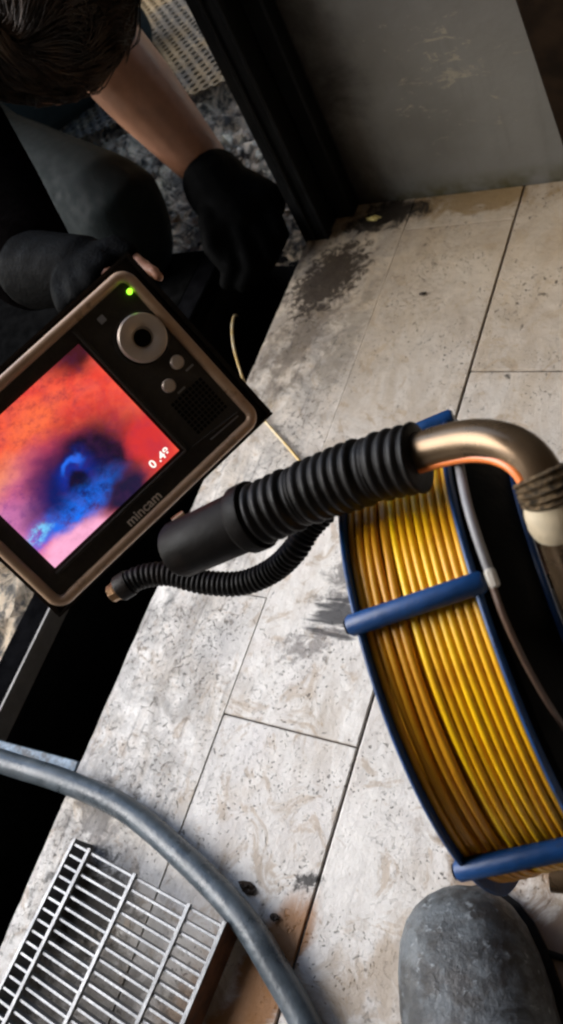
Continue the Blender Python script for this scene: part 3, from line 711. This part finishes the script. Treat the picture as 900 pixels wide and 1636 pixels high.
# black cord by the shoe
b = MB(); b.tube(smooth_path([atz(*q) for q in ((800, 1478, .004), (850, 1512, .003), (905, 1532, .003), (980, 1550, .003), (1100, 1540, .003))], 8), .0022, 8)
tag(b.build('black_cord', MAT['rubber'], angle=80), 'thin black cord on the tiles to the right of the shoe', 'cord')

# ------------------------------------------------------------------ shoe
ST = atz(722, 1418, .030); SE = atz(768, 1640, .030)
sdir = (SE - ST); sdir.z = 0; sdir.normalize(); sside = Vector((-sdir.y, sdir.x, 0))
if sside.dot(RIGHT) < 0: sside = -sside
prof = [(0.000, .010, .016, .036), (.003, .022, .011, .043), (.008, .031, .008, .0495), (.016, .039, .006, .056), (.028, .0455, .005, .0615), (.045, .050, .005, .066), (.065, .0525, .005, .069), (.09, .0525, .005, .074), (.12, .049, .005, .083), (.15, .044, .005, .096), (.18, .040, .005, .115), (.21, .038, .005, .14), (.235, .037, .005, .15), (.262, .034, .005, .15), (.280, .022, .006, .15), (.284, .008, .01, .15)]
shoe = empty('shoe', (ST.x, ST.y, 0))
tag(shoe, 'scuffed mottled grey round-toed work shoe pointing at the cable reel', 'shoe')
b = MB(); NS = 32; vs = []; fs = []
for (s, hw_, zb, zt) in prof:
    for k in range(NS):
        t = 2 * PI * k / NS; ct, st_ = math.cos(t), math.sin(t)
        x = hw_ * .90 * (abs(ct) ** .72) * (1 if ct >= 0 else -1)
        zc = zb + (zt - zb) * .40
        z = zc + ((zt - zc) * st_ if st_ > 0 else (zc - zb) * -(abs(st_) ** .5))
        vs.append(Vector((ST.x, ST.y, 0)) + sdir * s + sside * x + Vector((0, 0, z)))
for i in range(len(prof) - 1):
    for k in range(NS): fs.append((i * NS + k, i * NS + (k + 1) % NS, (i + 1) * NS + (k + 1) % NS, (i + 1) * NS + k))
fs += [list(range(NS))[::-1], [(len(prof) - 1) * NS + k for k in range(NS)]]
b.add(vs, fs); b.build('upper', MAT['shoe'], shoe, angle=80)
b = MB(); vs = []; fs = []
ol = []
for (s, hw_, zb, zt) in prof: ol.append((s - .003, hw_ * .91 + .0025))
pts = [(s, x) for s, x in ol] + [(s, -x) for s, x in reversed(ol)]
N = len(pts)
for z in (.0005, .008):
    for s, x in pts: vs.append(Vector((ST.x, ST.y, z)) + sdir * s + sside * x)
b.add(vs, [(k, (k + 1) % N, N + (k + 1) % N, N + k) for k in range(N)] + [list(range(N))[::-1], list(range(N, 2 * N))]); b.build('sole', MAT['rubber'], shoe, smooth=False)
ank = Vector((ST.x, ST.y, 0)) + sdir * .225
b = MB(); b.tube([ank + Vector((0, 0, .13)), ank + Vector((0, 0, .16)), ank + Vector((.005, -.03, .26)), ank + Vector((.02, -.07, .40))], [.045, .05, .056, .062], 20); b.build('trouser_leg', MAT['trousers'], shoe)

# ------------------------------------------------------------------ person crouching beyond the pit
def remeshed(name, chains, mt, parent, voxel, smooth=4):
    b = MB()
    for ch in chains:
        P = [Vector(c[:3]) for c in ch]; R_ = [c[3] for c in ch]
        fine, fr = [], []
        for i in range(len(P) - 1):
            n = max(2, int((P[i + 1] - P[i]).length / .012))
            for k in range(n):
                fine.append(P[i].lerp(P[i + 1], k / n)); fr.append(R_[i] + (R_[i + 1] - R_[i]) * (k / n) ** 1.0)
        fine.append(P[-1]); fr.append(R_[-1])
        d0 = (fine[0] - fine[1]).normalized(); d1 = (fine[-1] - fine[-2]).normalized()
        pre = [(fine[0] + d0 * fr[0] * c_, fr[0] * s_) for c_, s_ in ((.97, .2), (.8, .6), (.45, .9))]
        post = [(fine[-1] + d1 * fr[-1] * c_, fr[-1] * s_) for c_, s_ in ((.45, .9), (.8, .6), (.97, .2))]
        b.tube([p for p, _ in pre] + fine + [p for p, _ in post], [r for _, r in pre] + fr + [r for _, r in post], 14)
    me = b.mesh(name, smooth=False); o = bpy.data.objects.new(name, me); COL.objects.link(o)
    m1 = o.modifiers.new('r', 'REMESH'); m1.mode = 'VOXEL'; m1.voxel_size = voxel
    m2 = o.modifiers.new('s', 'SMOOTH'); m2.iterations = smooth; m2.factor = .5
    dg = bpy.context.evaluated_depsgraph_get(); me2 = bpy.data.meshes.new_from_object(o.evaluated_get(dg)); bpy.data.objects.remove(o)
    me2.name = name; me2.shade_smooth(); me2.materials.clear()
    return link(name, me2, MAT[mt], parent)
def V4(p, r): return (p.x, p.y, p.z, r)
HEAD = at(45, -14, 1.04)
NECK = HEAD + Vector((-.10, .07, .035)); CHEST = Vector((-.60, .74, .40)); HIPS = Vector((-.86, .76, .12))
LSH = Vector((-.48, .86, .40)); LEL = at(165, 78, 1.13); LWR = at(322, 258, 1.15)
RSH = Vector((-.46, .56, .42)); REL = at(-25, 335, .92); RWR = at(60, 432, .70)
HB = at(140, 430, .64)
RKN = at(190, 330, 1.16); LKN = Vector((-.62, 1.10, .02))
person = empty('person', (HIPS.x, HIPS.y, -.04))
tag(person, 'person in dark work clothes and black gloves bending over the drain pit', 'person')
fdir = (DOWN * .62 + FWD * .75).normalized()       # bowed: the crown faces the viewer, the face looks down at the pit
crown = (-FWD * .75 - DOWN * .5); crown = (crown - fdir * crown.dot(fdir)).normalized()
body = [
    [V4(HIPS, .15), V4(HIPS.lerp(CHEST, .5), .13), V4(CHEST, .145), V4(CHEST.lerp(NECK, .6), .08), V4(NECK, .052), V4(HEAD, .075)],
    [V4(HEAD, .088), V4(HEAD + fdir * .035, .076)], [V4(HEAD + fdir * .05, .06), V4(HEAD + fdir * .055 - crown * .075, .042)],
    [V4(HEAD + fdir * .10, .012), V4(HEAD + fdir * .112 - crown * .025, .015)], [V4(HEAD + crown.cross(fdir) * .085 - crown * .02, .014), V4(HEAD + crown.cross(fdir) * .09 - crown * .04, .011)], [V4(HEAD - crown.cross(fdir) * .085 - crown * .02, .014), V4(HEAD - crown.cross(fdir) * .09 - crown * .04, .011)],
    [V4(CHEST, .12), V4(LSH, .064), V4(LEL, .050), V4(LEL.lerp(LWR, .35), .047), V4(LWR, .034), V4(LWR.lerp(at(372, 325, 1.13), .7), .03)],
    [V4(CHEST, .12), V4(RSH, .062), V4(REL, .042), V4(RWR, .026), V4(HB, .022)],
    [V4(HIPS, .12), V4(HIPS.lerp(RKN, .5), .06), V4(RKN, .05), V4(RKN + Vector((-.03, 0, -.05)), .045), V4(Vector((-.72, .62, -.02)), .04), V4(Vector((-.80, .63, -.02)), .035)],
    [V4(HIPS, .14), V4(LKN, .058), V4(LKN + Vector((-.03, 0, -.02)), .055), V4(Vector((-1.02, 1.12, -.01)), .04), V4(Vector((-1.10, 1.12, -.01)), .035)],
]
# right hand holding the top of the monitor: black glove with bare finger ends
fingers = []; gfing = []
for (bx, by, tx, ty, d0, d1, r) in ((188, 396, 254, 441, .615, .585, .0060), (160, 418, 177, 440, .612, .590, .0068), (140, 428, 150, 452, .615, .59, .0066), (118, 440, 128, 470, .62, .595, .0062), (98, 455, 106, 492, .625, .60, .0056)):
    mid_ = at(bx * .45 + tx * .55, by * .45 + ty * .55, d0 * .45 + d1 * .55)
    fingers.append([V4(HB, .010), V4(at(bx, by, d0), r), V4(mid_, r * .95), V4(at(tx, ty, d1), r * .82)])
    gfing.append([V4(HB, .018), V4(at(bx, by, d0), r + .0035), V4(mid_ if bx < 180 else at(206, 408, .607), r + .003)] + ([V4(at(tx, ty, d1), r + .0018)] if bx < 155 else []))
bodyo = remeshed('body', body + fingers, 'skin', person, .0042, 5)
remeshed('jacket', [[V4(HIPS + Vector((-.02, 0, .03)), .165), V4(HIPS.lerp(CHEST, .5), .155), V4(CHEST, .165), V4(CHEST.lerp(NECK, .45), .10)],
                    [V4(CHEST, .13), V4(LSH, .078), V4(LSH.lerp(LEL, .55), .066)], [V4(CHEST, .13), V4(RSH, .08), V4(REL, .066), V4(REL.lerp(RWR, .9), .040)]], 'jacket', person, .009, 6)
tr = [[V4(HIPS, .14), V4(HIPS.lerp(RKN, .5), .076), V4(RKN, .062), V4(RKN + Vector((-.02, 0, -.06)), .06), V4(Vector((-.70, .62, -.01)), .055)],
      [V4(HIPS, .165), V4(HIPS.lerp(LKN, .5), .105), V4(LKN, .074), V4(LKN + Vector((-.03, 0, -.02)), .068), V4(Vector((-1.0, 1.12, 0)), .055)]]
remeshed('trousers', tr, 'trousers', person, .008, 5)
for fx, fy in ((-.80, .63), (-1.10, 1.12)):
    remeshed('boot', [[(fx + .04, fy, -.005, .052), (fx - .06, fy, .0, .05), (fx - .09, fy, -.03, .04)]], 'rubber', person, .008, 3)
remeshed('glove', [[V4(REL.lerp(RWR, .8), .034), V4(RWR, .031), V4(HB, .024), V4(at(150, 435, .635), .020)]] + gfing, 'glove', person, .0035, 3)
# black glove on the left hand, fingers closing on the push cable
G0 = at(352, 305, 1.125); PALM = at(388, 352, 1.10)
ch = [[V4(LWR.lerp(G0, .75), .043), V4(G0, .043), V4(PALM, .040)], [V4(at(372, 300, 1.12), .03), V4(at(420, 325, 1.10), .030)], [V4(PALM, .036), V4(at(352, 372, 1.09), .026)]]
for (kx, ky, mx, my, tx, ty, d, r) in ((425, 330, 448, 375, 428, 415, 1.07, .0130), (408, 362, 432, 410, 412, 442, 1.06, .0130), (385, 378, 402, 425, 388, 455, 1.055, .0125), (358, 380, 370, 425, 362, 452, 1.06, .0112)):
    ch.append([V4(PALM.lerp(at(kx, ky, d + .02), .5), .02), V4(at(kx, ky, d + .015), r * 1.12), V4(at(mx, my, d), r), V4(at(tx, ty, d + .015), r * .85)])
ch.append([V4(G0, .022), V4(at(335, 350, 1.09), .0155), V4(at(340, 395, 1.07), .0135), V4(at(366, 428, 1.065), .0115)])
remeshed('glove', ch, 'glove', person, .004, 3)
# hair: locks combed down over the bowed head
hb = MB(); 
fw = fdir.copy(); rt = crown.cross(fw)
HC = HEAD - fdir * .012 + crown * .006
for i in range(13000):
    th = math.acos(1 - random.random() * 1.30); ph = random.uniform(0, 2 * PI)
    d0 = (crown * math.cos(th) + (fw * math.cos(ph) + rt * math.sin(ph)) * math.sin(th)).normalized()
    if math.cos(ph) > .6 and th > 1.35: continue
    cl_ = Vector((mnoise.noise(d0 * 3.2), mnoise.noise(d0 * 3.2 + Vector((9, 2, 5))), mnoise.noise(d0 * 3.2 + Vector((3, 8, 1)))))
    sh_ = .090 + .022 * random.random() ** .6 + .012 * mnoise.noise(d0 * 5)
    p0 = HC + d0 * sh_; L_ = random.uniform(.045, .085); pts = [p0]
    swirl = fw * math.cos(ph + .5) + rt * math.sin(ph + .5)
    dr = (swirl * .8 - crown * .35 + cl_ * 1.1 + Vector((random.uniform(-1, 1), random.uniform(-1, 1), random.uniform(-1, 1))) * .10).normalized()
    for k in range(7):
        c2 = Vector((mnoise.noise(pts[-1] * 34), mnoise.noise(pts[-1] * 34 + Vector((4, 7, 5))), mnoise.noise(pts[-1] * 34 + Vector((6, 1, 9)))))
        dr = (dr + c2 * .6 + Vector((0, 0, -.05))).normalized()
        nx = pts[-1] + dr * L_ / 7; rv = nx - HC
        nx = HC + rv.normalized() * (rv.length * .35 + sh_ * .65); dr = (nx - pts[-1]).normalized(); pts.append(nx)
    r0 = random.uniform(.00045, .0009); hb.tube(pts, [r0] * 5 + [r0 * .8, r0 * .5, r0 * .2], 3, caps=False)
hair = hb.build('hair', MAT['hair'], person, angle=180)
hc = MB(); hc.lathe(HC, crown, [(.0001, .093)] + [(.093 * math.sin(t * PI / 24), .093 * math.cos(t * PI / 24)) for t in range(1, 14)], 32); hc.build('scalp_hair', MAT['hair'], hair)

# ------------------------------------------------------------------ small scraps on the floor
def scrap(px, py, z, r, mt, label, cat, sq=.5, grp=None):
    c = atz(px, py, z); b = MB(); n = 9; vs = []; fs = []
    rings = ((-.5, .6), (0, 1.0), (.35, .7), (.55, .2))
    for h, q in rings:
        for k in range(n):
            t = 2 * PI * k / n; w_ = q * r * random.uniform(.7, 1.25)
            vs.append(c + Vector((math.cos(t) * w_, math.sin(t) * w_ * sq, max(-.001, h * r * .3 + random.uniform(-.2, .2) * r) + .0)))
    for i in range(len(rings) - 1):
        for k in range(n): fs.append((i * n + k, i * n + (k + 1) % n, (i + 1) * n + (k + 1) % n, (i + 1) * n + k))
    fs += [list(range(n))[::-1], [(len(rings) - 1) * n + k for k in range(n)]]
    b.add(vs, fs); o = b.build('scrap', MAT[mt], smooth=False); tag(o, label, cat, grp); return o
scrap(597, 350, .008, .010, 'debris', 'pale yellow scrap lying at the foot of the grey panel near the post', 'scrap', .5)
scrap(395, 1418, .001, .008, 'darkdebris', 'crumbled black scrap on the tile just above the hose', 'scrap', .6)
scrap(438, 1465, .002, .004, 'darkdebris', 'small dark crumb to the right of the hose', 'scrap', .8)
scrap(676, 469, .002, .0042, 'darkdebris', 'small dark crumb on the tile in front of the grey panel', 'scrap', .7)
